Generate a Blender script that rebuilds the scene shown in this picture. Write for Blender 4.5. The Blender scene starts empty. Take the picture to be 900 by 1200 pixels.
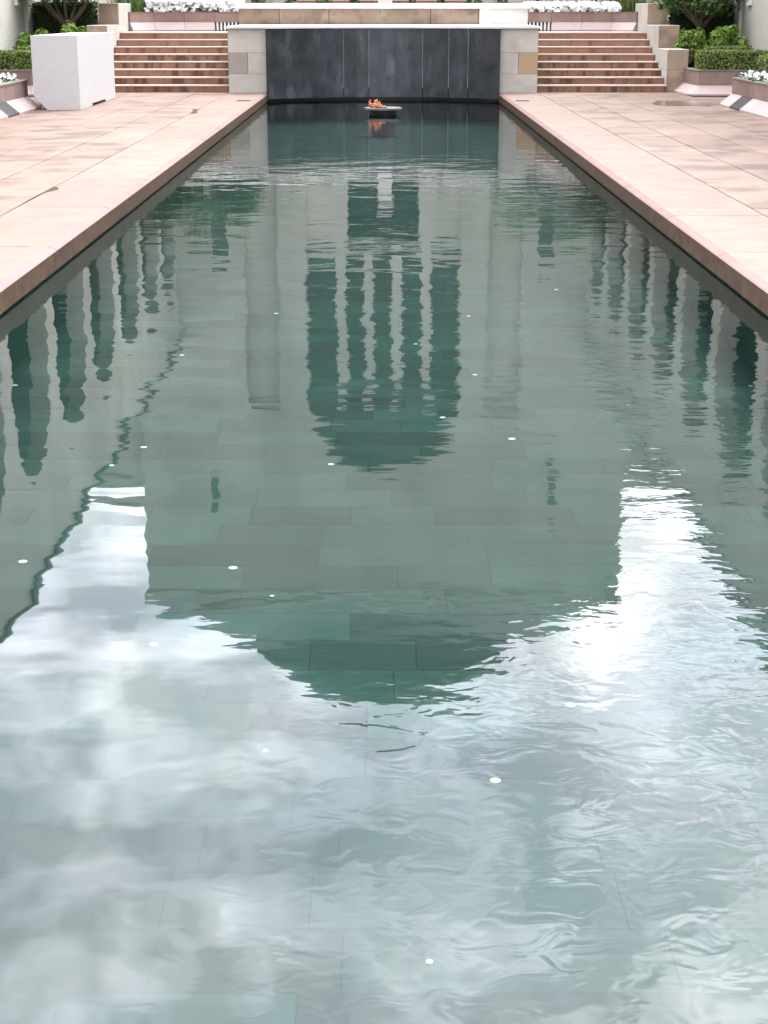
import bpy, math, random
from mathutils import Vector
R = random.Random(7)
S = bpy.context.scene
COL = S.collection

# ------------------------------------------------------------------ camera, sky, sun, exposure
EYE = 1.77
cd = bpy.data.cameras.new("camera"); cam = bpy.data.objects.new("camera", cd); COL.objects.link(cam)
cam.location = (0, 0, EYE)
cam.rotation_euler = (math.radians(90 - 17.2234), 0, math.radians(-0.03))
cd.sensor_fit = 'VERTICAL'; cd.sensor_height = 36; cd.lens = 57.0
cd.clip_start = 0.05; cd.clip_end = 3000
S.camera = cam
S.view_settings.view_transform = 'Standard'; S.view_settings.look = 'None'
S.view_settings.gamma = 1; S.view_settings.exposure = .88
SUN_EL, SUN_AZ = math.radians(52), math.radians(33)      # azimuth clockwise from +Y (view direction)

W = bpy.data.worlds.new("World"); S.world = W; W.use_nodes = True
def sky():
    nt = W.node_tree; N = nt.nodes; L = nt.links; N.clear()
    def n(t, **k):
        o = N.new(t)
        for a, v in k.items(): setattr(o, a, v)
        return o
    out = n('ShaderNodeOutputWorld'); bg = n('ShaderNodeBackground'); bg.inputs[1].default_value = 0.1
    st = n('ShaderNodeTexSky'); st.sky_type = 'NISHITA'; st.sun_disc = False
    st.sun_elevation = SUN_EL; st.sun_rotation = SUN_AZ
    tc = n('ShaderNodeTexCoord'); sx = n('ShaderNodeSeparateXYZ'); L.new(tc.outputs['Generated'], sx.inputs[0])
    def m(op, a, b=None):
        o = n('ShaderNodeMath', operation=op)
        for i, v in enumerate((a, b)):
            if v is None: continue
            if isinstance(v, (int, float)): o.inputs[i].default_value = v
            else: L.new(v, o.inputs[i])
        return o.outputs[0]
    den = m('ADD', m('MAXIMUM', sx.outputs[2], 0.0), 0.22)
    cx = n('ShaderNodeCombineXYZ'); L.new(m('ADD', m('DIVIDE', sx.outputs[0], den), 5.3), cx.inputs[0]); L.new(m('DIVIDE', sx.outputs[1], den), cx.inputs[1])
    n1 = n('ShaderNodeTexNoise'); n1.inputs['Scale'].default_value = 2.6; n1.inputs['Detail'].default_value = 9; n1.inputs['Roughness'].default_value = .6
    n1.inputs['Distortion'].default_value = .2
    L.new(cx.outputs[0], n1.inputs['Vector'])
    cr = n('ShaderNodeValToRGB'); L.new(n1.outputs[0], cr.inputs[0])
    e = cr.color_ramp.elements
    e[0].position = .4; e[0].color = (16.2, 17.0, 19.6, 1)
    e[1].position = .63; e[1].color = (25, 25.2, 26.2, 1)
    x = e.new(.51); x.color = (19.0, 19.2, 21.4, 1)
    n2 = n('ShaderNodeTexNoise'); n2.inputs['Scale'].default_value = 1.3; n2.inputs['Detail'].default_value = 3
    L.new(cx.outputs[0], n2.inputs['Vector'])
    cv = n('ShaderNodeMapRange'); L.new(n2.outputs[0], cv.inputs[0])
    cv.inputs[1].default_value = .3; cv.inputs[2].default_value = .5; cv.inputs[3].default_value = .72; cv.inputs[4].default_value = 1.0
    up = n('ShaderNodeMapRange'); L.new(sx.outputs[2], up.inputs[0]); up.inputs[1].default_value = -.03; up.inputs[2].default_value = .02
    # thin cloud glows round the veiled sun
    dp = n('ShaderNodeVectorMath', operation='DOT_PRODUCT'); L.new(tc.outputs['Generated'], dp.inputs[0])
    dp.inputs[1].default_value = (math.sin(SUN_AZ) * math.cos(SUN_EL), math.cos(SUN_AZ) * math.cos(SUN_EL), math.sin(SUN_EL))
    glow = m('ADD', m('MULTIPLY', m('POWER', m('MAXIMUM', dp.outputs['Value'], 0.0), 3.0), .95), .66)
    glow = m('MULTIPLY', glow, m('ADD', m('MULTIPLY', m('MAXIMUM', sx.outputs[2], 0.0), 1.0), .84))
    n3 = n('ShaderNodeTexNoise'); n3.inputs['Scale'].default_value = 10; n3.inputs['Detail'].default_value = 7; n3.inputs['Distortion'].default_value = .35
    L.new(cx.outputs[0], n3.inputs['Vector'])
    ws = n('ShaderNodeMapRange'); L.new(n3.outputs[0], ws.inputs[0]); ws.inputs[1].default_value = .4; ws.inputs[2].default_value = .68; ws.inputs[3].default_value = .84; ws.inputs[4].default_value = 1.85
    glow = m('MULTIPLY', glow, ws.outputs[0])
    cg = n('ShaderNodeVectorMath', operation='SCALE'); L.new(cr.outputs[0], cg.inputs[0]); L.new(glow, cg.inputs['Scale'])
    mx = n('ShaderNodeMix', data_type='RGBA')
    L.new(m('MULTIPLY', cv.outputs[0], up.outputs[0]), mx.inputs[0]); L.new(st.outputs[0], mx.inputs[6]); L.new(cg.outputs[0], mx.inputs[7])
    L.new(mx.outputs[2], bg.inputs[0]); L.new(bg.outputs[0], out.inputs[0])
sky()
sd = bpy.data.lights.new("sun", 'SUN'); sd.energy = 1.5; sd.angle = math.radians(14); sd.color = (1, .95, .88)
sun = bpy.data.objects.new("sun", sd); COL.objects.link(sun)
dvec = Vector((math.sin(SUN_AZ) * math.cos(SUN_EL), math.cos(SUN_AZ) * math.cos(SUN_EL), math.sin(SUN_EL)))
sun.rotation_euler = dvec.to_track_quat('Z', 'Y').to_euler(); sun.location = (8, 20, 40)

# ------------------------------------------------------------------ materials
def nodes(name):
    mt = bpy.data.materials.new(name); mt.use_nodes = True
    nt = mt.node_tree; b = nt.nodes['Principled BSDF']
    return mt, nt, b
def stone(name, c1, c2, scale=2.0, rough=.7, var=.12, bump=.15, fine=60, stretch=(1, 1, 1), island=False, stain=None, stain_at=.62, stain_scale=.8, spec=.3, stain_stretch=(1, 1, 1)):
    """mineral surface: broad mottling, fine grain, a shift of tone per piece, optional weather stains"""
    mt, nt, b = nodes(name); N = nt.nodes; L = nt.links
    geo = N.new('ShaderNodeNewGeometry')
    mp = N.new('ShaderNodeMapping'); mp.inputs['Scale'].default_value = stretch; L.new(geo.outputs['Position'], mp.inputs[0])
    a = N.new('ShaderNodeTexNoise'); a.inputs['Scale'].default_value = scale; a.inputs['Detail'].default_value = 6; a.inputs['Roughness'].default_value = .6; L.new(mp.outputs[0], a.inputs['Vector'])
    f = N.new('ShaderNodeTexNoise'); f.inputs['Scale'].default_value = fine; f.inputs['Detail'].default_value = 3; L.new(geo.outputs['Position'], f.inputs['Vector'])
    mr = N.new('ShaderNodeMapRange'); L.new(a.outputs[0], mr.inputs[0]); mr.inputs[1].default_value = .3; mr.inputs[2].default_value = .7
    mx = N.new('ShaderNodeMix'); mx.data_type = 'RGBA'; L.new(mr.outputs[0], mx.inputs[0])
    mx.inputs[6].default_value = (*c1, 1); mx.inputs[7].default_value = (*c2, 1)
    col = mx.outputs[2]
    if stain:
        mp2 = N.new('ShaderNodeMapping'); mp2.inputs['Scale'].default_value = stain_stretch; L.new(geo.outputs['Position'], mp2.inputs[0])
        s = N.new('ShaderNodeTexNoise'); s.inputs['Scale'].default_value = stain_scale; s.inputs['Detail'].default_value = 5; L.new(mp2.outputs[0], s.inputs['Vector'])
        sr = N.new('ShaderNodeMapRange'); L.new(s.outputs[0], sr.inputs[0]); sr.inputs[1].default_value = stain_at - .07; sr.inputs[2].default_value = stain_at + .07
        m2 = N.new('ShaderNodeMix'); m2.data_type = 'RGBA'; L.new(sr.outputs[0], m2.inputs[0]); L.new(col, m2.inputs[6]); m2.inputs[7].default_value = (*stain, 1)
        col = m2.outputs[2]
    rnd = geo.outputs['Random Per Island'] if island else N.new('ShaderNodeObjectInfo').outputs['Random']
    v = N.new('ShaderNodeMapRange'); L.new(rnd, v.inputs[0]); v.inputs[3].default_value = 1 - var; v.inputs[4].default_value = 1 + var
    g = N.new('ShaderNodeMapRange'); L.new(f.outputs[0], g.inputs[0]); g.inputs[1].default_value = .3; g.inputs[2].default_value = .7; g.inputs[3].default_value = .88; g.inputs[4].default_value = 1.12
    mu = N.new('ShaderNodeMath'); mu.operation = 'MULTIPLY'; L.new(v.outputs[0], mu.inputs[0]); L.new(g.outputs[0], mu.inputs[1])
    vm = N.new('ShaderNodeVectorMath'); vm.operation = 'SCALE'; L.new(col, vm.inputs[0]); L.new(mu.outputs[0], vm.inputs['Scale'])
    L.new(vm.outputs[0], b.inputs['Base Color'])
    b.inputs['Roughness'].default_value = rough; b.inputs['Specular IOR Level'].default_value = spec
    if bump:
        bp = N.new('ShaderNodeBump'); bp.inputs['Strength'].default_value = bump; bp.inputs['Distance'].default_value = .01
        L.new(f.outputs[0], bp.inputs['Height']); L.new(bp.outputs[0], b.inputs['Normal'])
    return mt
def plain(name, c, rough=.5, metal=0, spec=.4):
    mt, nt, b = nodes(name); N = nt.nodes; L = nt.links
    geo = N.new('ShaderNodeNewGeometry'); a = N.new('ShaderNodeTexNoise'); a.inputs['Scale'].default_value = 7; a.inputs['Detail'].default_value = 5; L.new(geo.outputs['Position'], a.inputs['Vector'])
    mx = N.new('ShaderNodeMix'); mx.data_type = 'RGBA'; L.new(a.outputs[0], mx.inputs[0])
    mx.inputs[6].default_value = (*[q * .9 for q in c], 1); mx.inputs[7].default_value = (*[min(1, q * 1.08) for q in c], 1)
    L.new(mx.outputs[2], b.inputs['Base Color']); b.inputs['Roughness'].default_value = rough; b.inputs['Metallic'].default_value = metal; b.inputs['Specular IOR Level'].default_value = spec
    return mt
def leafy(name, c1, c2, trans=.25):
    mt, nt, b = nodes(name); N = nt.nodes; L = nt.links
    geo = N.new('ShaderNodeNewGeometry'); mx = N.new('ShaderNodeMix'); mx.data_type = 'RGBA'
    L.new(geo.outputs['Random Per Island'], mx.inputs[0]); mx.inputs[6].default_value = (*c1, 1); mx.inputs[7].default_value = (*c2, 1)
    L.new(mx.outputs[2], b.inputs['Base Color']); b.inputs['Roughness'].default_value = .5; b.inputs['Specular IOR Level'].default_value = .3
    t = N.new('ShaderNodeBsdfTranslucent'); L.new(mx.outputs[2], t.inputs[0])
    ms = N.new('ShaderNodeMixShader'); ms.inputs[0].default_value = trans; L.new(b.outputs[0], ms.inputs[1]); L.new(t.outputs[0], ms.inputs[2])
    L.new(ms.outputs[0], N['Material Output'].inputs[0])
    return mt
M = {}
M['paving'] = stone('pink_granite_paving', (.16, .107, .078), (.222, .155, .115), 1.6, .55, .09, .1, 80, stain=(.116, .076, .057), stain_at=.57, stain_scale=1.8, spec=.25)
M['mortar'] = stone('paving_bed', (.055, .035, .028), (.09, .06, .048), 4, .9, 0, .2)
M['coping'] = stone('pink_granite_coping', (.153, .104, .076), (.216, .154, .115), 3.5, .5, .07, .15, 55, stain=(.175, .112, .086), stain_at=.6, stain_scale=1.6, spec=.25)
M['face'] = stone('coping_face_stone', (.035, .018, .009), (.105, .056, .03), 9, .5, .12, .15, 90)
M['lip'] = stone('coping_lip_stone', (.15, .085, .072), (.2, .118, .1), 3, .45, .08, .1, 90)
M['dark'] = stone('dark_slate_edge', (.012, .014, .015), (.03, .033, .034), 3, .4, .1, .2)
M['floor'] = stone('green_slate_tile', (.0058, .0172, .0140), (.0125, .0268, .0235), 2.2, .6, .46, .06, 9, stain=(.0048, .0165, .0135), stain_at=.6, stain_scale=2.0)
M['floor_i'] = stone('green_slate_tile_field', (.0058, .0172, .0140), (.0125, .0268, .0235), 2.2, .6, .46, .06, 9, island=True, stain=(.0048, .0165, .0135), stain_at=.6, stain_scale=2.0)
M['pool_wall'] = stone('green_slate_pool_wall', (.04, .075, .065), (.06, .1, .088), 3, .6, .1, .1)
M['bed'] = stone('pool_floor_grout', (.010, .0265, .022), (.0135, .031, .0265), 5, .9, 0, .2)
M['cascade'] = stone('dark_slate_panel', (.011, .014, .018), (.038, .044, .05), 3.4, .32, .16, .25, 40, stretch=(1, 1, .75), stain=(.055, .064, .072), stain_at=.63, stain_scale=2.2, spec=.5, stain_stretch=(1.6, 1.6, .7))
M['lime'] = stone('lime_streak', (.07, .085, .09), (.2, .23, .235), 5, .8, .1, .2, stretch=(1, 1, .6))
M['block'] = stone('pale_sandstone', (.37, .345, .305), (.43, .41, .365), 3, .8, .05, .25, 70, stain=(.34, .315, .27), stain_at=.63, stain_scale=1.7)
M['block_grey'] = stone('grey_brown_sandstone', (.25, .215, .19), (.29, .25, .225), 3, .8, .05, .25, 70)
M['block_ochre'] = stone('ochre_sandstone', (.33, .225, .13), (.37, .265, .165), 3, .8, .05, .25, 70)
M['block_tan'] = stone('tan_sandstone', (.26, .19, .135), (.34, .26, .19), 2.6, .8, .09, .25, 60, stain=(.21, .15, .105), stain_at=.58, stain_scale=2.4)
M['white_stone'] = stone('white_stone', (.55, .53, .5), (.64, .62, .59), 3, .7, .05, .15)
M['riser_wet'] = stone('red_granite_riser_wet', (.165, .083, .05), (.235, .122, .078), 3, .4, .1, .2, 60, stain=(.075, .036, .023), stain_at=.55, stain_scale=3.0, stain_stretch=(2.2, 1, .5))
M['riser'] = stone('red_granite_riser', (.19, .098, .062), (.26, .142, .094), 3, .6, .1, .2, 60, stain=(.13, .062, .037), stain_at=.6, stain_scale=3, stain_stretch=(1.6, 1, .6))
M['tread'] = stone('pale_tread', (.34, .262, .21), (.42, .33, .27), 2, .6, .05, .15)  # treads get a paler base colour than the risers
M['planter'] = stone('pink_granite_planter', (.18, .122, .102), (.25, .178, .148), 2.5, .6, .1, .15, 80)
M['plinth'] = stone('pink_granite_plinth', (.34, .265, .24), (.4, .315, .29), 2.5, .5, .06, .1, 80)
M['capedge'] = stone('grey_edging', (.12, .115, .09), (.2, .19, .15), 4, .8, .1, .2)
M['wall'] = stone('hall_limestone', (.355, .345, .295), (.45, .435, .375), .5, .85, .05, .1, 20, stain=(.33, .315, .27), stain_at=.6, stain_scale=.35, stain_stretch=(1, 1, .35))
M['bronze'] = plain('dark_bronze', (.025, .035, .03), .5, .2)
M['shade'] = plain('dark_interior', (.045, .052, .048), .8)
M['copper'] = stone('dark_copper_roof', (.025, .04, .035), (.05, .075, .065), 1, .6, .1, .1)
M['box'] = plain('painted_board', (.47, .465, .455), .5)
M['seam'] = plain('board_seam', (.2, .2, .2), .7)
M['metal'] = plain('black_metal', (.012, .012, .012), .45)
M['grate'] = plain('vent_metal', (.085, .08, .078), .5, .3)
M['slat'] = plain('pale_vent_slat', (.45, .4, .36), .6)
M['rim'] = plain('bowl_rim', (.13, .13, .12), .4)
M['soil'] = stone('garden_soil', (.025, .018, .012), (.05, .037, .025), 6, .95, 0, .4)
M['bark'] = stone('bark', (.07, .05, .035), (.13, .095, .065), 8, .9, .1, .4, stretch=(1, 1, .3))
M['hedge'] = leafy('hedge_leaves', (.075, .115, .024), (.21, .26, .065))
M['hedge_core'] = plain('hedge_core', (.02, .03, .008), .9)
M['darkleaf'] = leafy('dark_leaves', (.012, .028, .008), (.045, .08, .022))
M['tree'] = leafy('tree_leaves', (.025, .055, .014), (.09, .15, .035))
M['shrub'] = leafy('bright_shrub_leaves', (.09, .18, .02), (.3, .42, .09), .4)
M['grass'] = leafy('grass_blades', (.07, .12, .03), (.19, .27, .08), .3)
M['petal'] = leafy('white_petals', (.72, .72, .7), (.86, .86, .84), .3)
M['coin'] = plain('pale_coin', (.6, .6, .56), .4)
M['goldcoin'] = plain('gold_coin', (.7, .52, .25), .35)
M['wet'] = stone('wet_paving', (.105, .06, .044), (.15, .092, .07), 3, .12, 0, .02, spec=.5)
def flame_mat():
    mt, nt, b = nodes('flame'); N = nt.nodes; L = nt.links
    geo = N.new('ShaderNodeNewGeometry'); a = N.new('ShaderNodeTexNoise'); a.inputs['Scale'].default_value = 18; L.new(geo.outputs['Position'], a.inputs['Vector'])
    mx = N.new('ShaderNodeMix'); mx.data_type = 'RGBA'; L.new(a.outputs[0], mx.inputs[0]); mx.inputs[6].default_value = (.8, .16, .05, 1); mx.inputs[7].default_value = (1, .55, .38, 1)
    L.new(mx.outputs[2], b.inputs['Emission Color']); b.inputs['Emission Strength'].default_value = .045; b.inputs['Base Color'].default_value = (.3, .08, .03, 1)
    return mt
M['flame'] = flame_mat()
def water_mat():
    mt, nt, b = nodes('pool_water'); N = nt.nodes; L = nt.links; N.remove(b)
    out = N['Material Output']; geo = N.new('ShaderNodeNewGeometry')
    def noise(scale, stretch, detail, dist=0.0):
        mp = N.new('ShaderNodeMapping'); mp.inputs['Scale'].default_value = stretch; L.new(geo.outputs['Position'], mp.inputs[0])
        a = N.new('ShaderNodeTexNoise'); a.inputs['Scale'].default_value = scale; a.inputs['Detail'].default_value = detail; a.inputs['Distortion'].default_value = dist
        a.inputs['Roughness'].default_value = .45
        L.new(mp.outputs[0], a.inputs['Vector']); return a.outputs[0]
    def m(op, a, b_):
        o = N.new('ShaderNodeMath'); o.operation = op
        for i, v in enumerate((a, b_)):
            if isinstance(v, (int, float)): o.inputs[i].default_value = v
            else: L.new(v, o.inputs[i])
        return o.outputs[0]
    sx = N.new('ShaderNodeSeparateXYZ'); L.new(geo.outputs['Position'], sx.inputs[0])
    swell = m('MULTIPLY', noise(1.5, (.95, 1.45, 1), 2.5), .0056)
    mask = N.new('ShaderNodeMapRange'); L.new(noise(.23, (1, .8, 1), 1.5), mask.inputs[0]); mask.inputs[1].default_value = .42; mask.inputs[2].default_value = .62; mask.inputs[3].default_value = .15; mask.inputs[4].default_value = 1
    side = N.new('ShaderNodeMapRange'); L.new(sx.outputs[0], side.inputs[0]); side.inputs[1].default_value = .1; side.inputs[2].default_value = 1.5; side.inputs[3].default_value = .65; side.inputs[4].default_value = 1.15
    rip = m('MULTIPLY', m('MULTIPLY', noise(4.6, (1, 1.9, 1), 2.5, .4), .0022), m('MULTIPLY', mask.outputs[0], side.outputs[0]))
    fine = m('MULTIPLY', m('MULTIPLY', noise(13, (1, 1.5, 1), 2.0, .6), .00055), m('MULTIPLY', mask.outputs[0], side.outputs[0]))
    rip = m('ADD', rip, fine)
    near = N.new('ShaderNodeMapRange'); L.new(sx.outputs[1], near.inputs[0]); near.inputs[1].default_value = 3; near.inputs[2].default_value = 11; near.inputs[3].default_value = .3; near.inputs[4].default_value = 1
    calm = N.new('ShaderNodeMapRange'); L.new(m('ADD', sx.outputs[1], m('MULTIPLY', sx.outputs[0], 2.5)), calm.inputs[0]); calm.inputs[1].default_value = 5.5; calm.inputs[2].default_value = 9; calm.inputs[3].default_value = .3; calm.inputs[4].default_value = 1
    rip = m('MULTIPLY', rip, calm.outputs[0])
    zone = N.new('ShaderNodeMapRange'); L.new(m('SUBTRACT', sx.outputs[0], m('MULTIPLY', sx.outputs[1], .12)), zone.inputs[0]); zone.inputs[1].default_value = -.9; zone.inputs[2].default_value = .5
    fade = N.new('ShaderNodeMapRange'); L.new(sx.outputs[1], fade.inputs[0]); fade.inputs[1].default_value = 5.2; fade.inputs[2].default_value = 3.9; fade.inputs[3].default_value = .25; fade.inputs[4].default_value = 1
    crinkle = m('MULTIPLY', m('MULTIPLY', noise(8.5, (1, 1.25, 1), 2.0, .7), .0017), m('MULTIPLY', zone.outputs[0], fade.outputs[0]))
    rip = m('ADD', rip, crinkle)
    h = m('ADD', m('MULTIPLY', swell, near.outputs[0]), rip)
    bp = N.new('ShaderNodeBump'); bp.inputs['Strength'].default_value = 1; bp.inputs['Distance'].default_value = 1; L.new(h, bp.inputs['Height'])
    fr = N.new('ShaderNodeFresnel'); fr.inputs['IOR'].default_value = 1.42; L.new(bp.outputs[0], fr.inputs['Normal'])
    gl = N.new('ShaderNodeBsdfGlossy'); gl.inputs['Roughness'].default_value = .012; L.new(bp.outputs[0], gl.inputs['Normal'])
    tr = N.new('ShaderNodeBsdfTransparent'); tr.inputs[0].default_value = (.72, .92, .86, 1)
    mx = N.new('ShaderNodeMixShader'); L.new(fr.outputs[0], mx.inputs[0]); L.new(tr.outputs[0], mx.inputs[1]); L.new(gl.outputs[0], mx.inputs[2])
    L.new(mx.outputs[0], out.inputs[0])
    return mt
M['water'] = water_mat()

# ------------------------------------------------------------------ builders
class MB:
    def __init__(s): s.v = []; s.f = []
    def poly(s, vs):
        i = len(s.v); s.v += [tuple(q) for q in vs]; s.f.append(list(range(i, i + len(vs)))); return s
    def solid(s, vs, fs):
        i = len(s.v); s.v += [tuple(q) for q in vs]; s.f += [[i + q for q in f] for f in fs]; return s
    def box(s, a, b, ch=0.0):
        x0, y0, z0 = a; x1, y1, z1 = b
        if ch <= 0:
            return s.solid([(x0, y0, z0), (x1, y0, z0), (x1, y1, z0), (x0, y1, z0), (x0, y0, z1), (x1, y0, z1), (x1, y1, z1), (x0, y1, z1)],
                           [(3, 2, 1, 0), (4, 5, 6, 7), (0, 1, 5, 4), (1, 2, 6, 5), (2, 3, 7, 6), (3, 0, 4, 7)])
        c = ch
        # arrised block: vertical and top edges cut back
        def ring(z, k, e):
            return [(x0 + k + e, y0 + e, z), (x1 - k - e, y0 + e, z), (x1 - e, y0 + k + e, z), (x1 - e, y1 - k - e, z), (x1 - k - e, y1 - e, z), (x0 + k + e, y1 - e, z), (x0 + e, y1 - k - e, z), (x0 + e, y0 + k + e, z)]
        vs = ring(z0, c, 0) + ring(z1 - c, c, 0) + ring(z1, c * .6, c)
        fs = [tuple(range(7, -1, -1)), tuple(range(16, 24))]
        for r in (0, 8):
            for k in range(8): q = (k + 1) % 8; fs.append((r + k, r + q, r + 8 + q, r + 8 + k))
        return s.solid(vs, fs)
    def prism(s, pts0, pts1):
        """two matching closed rings joined into a solid"""
        n = len(pts0); fs = [tuple(range(n - 1, -1, -1)), tuple(range(n, 2 * n))]
        for k in range(n): q = (k + 1) % n; fs.append((k, q, n + q, n + k))
        return s.solid(list(pts0) + list(pts1), fs)
    def lathe(s, c, prof, seg=24, cap=True):
        i = len(s.v)
        for r, z in prof:
            for k in range(seg):
                a = 2 * math.pi * k / seg; s.v.append((c[0] + r * math.cos(a), c[1] + r * math.sin(a), c[2] + z))
        for j in range(len(prof) - 1):
            for k in range(seg):
                q = (k + 1) % seg; s.f.append([i + j * seg + k, i + j * seg + q, i + (j + 1) * seg + q, i + (j + 1) * seg + k])
        if cap:
            s.f.append([i + k for k in range(seg - 1, -1, -1)]); o = i + (len(prof) - 1) * seg; s.f.append([o + k for k in range(seg)])
        return s
    def tube(s, p0, p1, r0, r1, seg=7):
        p0, p1 = Vector(p0), Vector(p1); d = (p1 - p0).normalized(); u = d.orthogonal().normalized(); w = d.cross(u)
        a = [p0 + (u * math.cos(2 * math.pi * k / seg) + w * math.sin(2 * math.pi * k / seg)) * r0 for k in range(seg)]
        b = [p1 + (u * math.cos(2 * math.pi * k / seg) + w * math.sin(2 * math.pi * k / seg)) * r1 for k in range(seg)]
        return s.prism(a, b)
    def leaf(s, p, n, size, asp=.5, rng=R):
        n = Vector(n); n = n.normalized() if n.length > 1e-6 else Vector((0, 0, 1))
        u = n.orthogonal().normalized(); a = rng.random() * 6.283; t = u * math.cos(a) + n.cross(u) * math.sin(a); w = n.cross(t)
        p = Vector(p); k = size
        return s.poly([p - t * k * .5, p + w * k * asp * .5 + n * k * .08, p + t * k * .5 - n * k * .06, p - w * k * asp * .5 + n * k * .08])
    def mesh(s, name, mat, off=(0, 0, 0), smooth=False):
        me = bpy.data.meshes.new(name); me.from_pydata([(a - off[0], b - off[1], c - off[2]) for a, b, c in s.v], [], s.f); me.update()
        for mm in (mat if isinstance(mat, (list, tuple)) else [mat]): me.materials.append(mm)
        if smooth: me.polygons.foreach_set('use_smooth', [True] * len(me.polygons))
        return me
    def build(s, name, mat, parent=None, smooth=False, origin=None):
        if parent is not None:
            off = tuple(parent.matrix_world.translation) if False else wloc(parent)
        else: off = origin or (0, 0, 0)
        o = bpy.data.objects.new(name, s.mesh(name, mat, off, smooth)); COL.objects.link(o)
        if parent is not None: o.parent = parent
        elif origin: o.location = origin
        return o
def wloc(o):
    p = Vector((0, 0, 0))
    while o is not None: p = p + o.location; o = o.parent
    return tuple(p)
def tag(o, label=None, cat=None, group=None, kind=None):
    if label: o['label'] = label
    if cat: o['category'] = cat
    if group: o['group'] = group
    if kind: o['kind'] = kind
    return o
def thing(name, loc, label, cat, group=None):
    o = bpy.data.objects.new(name, None); COL.objects.link(o); o.location = loc; o.empty_display_size = .2
    return tag(o, label, cat, group)
def put(name, me, parent, loc):
    o = bpy.data.objects.new(name, me); COL.objects.link(o); o.parent = parent
    w = wloc(parent) if parent else (0, 0, 0); o.location = (loc[0] - w[0], loc[1] - w[1], loc[2] - w[2]); return o
def sub(parent, name, mat, **k):
    return lambda mb: mb.build(name, mat, parent, **k)
DK = .17                      # deck level above the water
PX = 2.31                     # half width of the pool
PY0, PY1 = 1.6, 33.55         # near end and far end of the deck along the pool

# ------------------------------------------------------------------ ground, pool, deck
g = MB()
for a in ((-900, -900, -3.2, 900), (3.2, -900, 900, 900), (-3.2, -900, 3.2, 1.0), (-3.2, 35.5, 3.2, 900)):
    g.poly([(a[0], a[1], .08), (a[2], a[1], .08), (a[2], a[3], .08), (a[0], a[3], .08)])
tag(g.build('ground', M['paving']), kind='structure')

FZ = -.40
pf = MB().box((-2.6, PY0 - .3, FZ - .2), (2.6, 35, FZ - .0012)).build('pool_floor', M['bed']); tag(pf, kind='structure')
tile_cache = {}
def tile_mesh(w):
    if w not in tile_cache: tile_cache[w] = MB().box((-w / 2, -.136, -.02), (w / 2, .136, 0), .0015).mesh('tile', M['floor'])
    return tile_cache[w]
rows = []; y = PY0 + .14
while y < 34.4: rows.append(y); y += .2738
ntile = 0; field = MB()
for y in rows:
    x = -2.33 + R.random() * -.3
    while x < 2.33:
        w = R.choice((.37, .45, .54, .62, .7, .79)); a, b = x, x + w; x = b + .0016
        if b < -2.2 or a > 2.3: continue
        z = FZ + R.uniform(-.0005, .0005)
        if y > 3.0 and ntile < 298:
            put('tile', tile_mesh(w), pf, ((a + b) / 2, y, z)); ntile += 1
        else: field.box((a, y - .136, z - .02), (b, y + .136, z), .003)
tf = field.build('tile', M['floor_i'], pf); tf['kind'] = 'stuff'

# inner pool walls under the coping
for s in (-1, 1):
    MB().box((min(s * PX, s * 2.62) + (.02 if s > 0 else 0), PY0, -.6), (max(s * PX, s * 2.62) - (.02 if s < 0 else 0), 34.3, .012)).build('pool_wall', M['pool_wall'])['kind'] = 'structure'
MB().box((-2.33, PY0 - .3, -.6), (2.33, PY0, .012)).build('pool_wall', M['pool_wall'])['kind'] = 'structure'
wa = MB(); wa.poly([(-2.33, PY0, 0), (2.33, PY0, 0), (2.33, 34.25, 0), (-2.33, 34.25, 0)])
tag(wa.build('water', M['water']), kind='structure')

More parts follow.
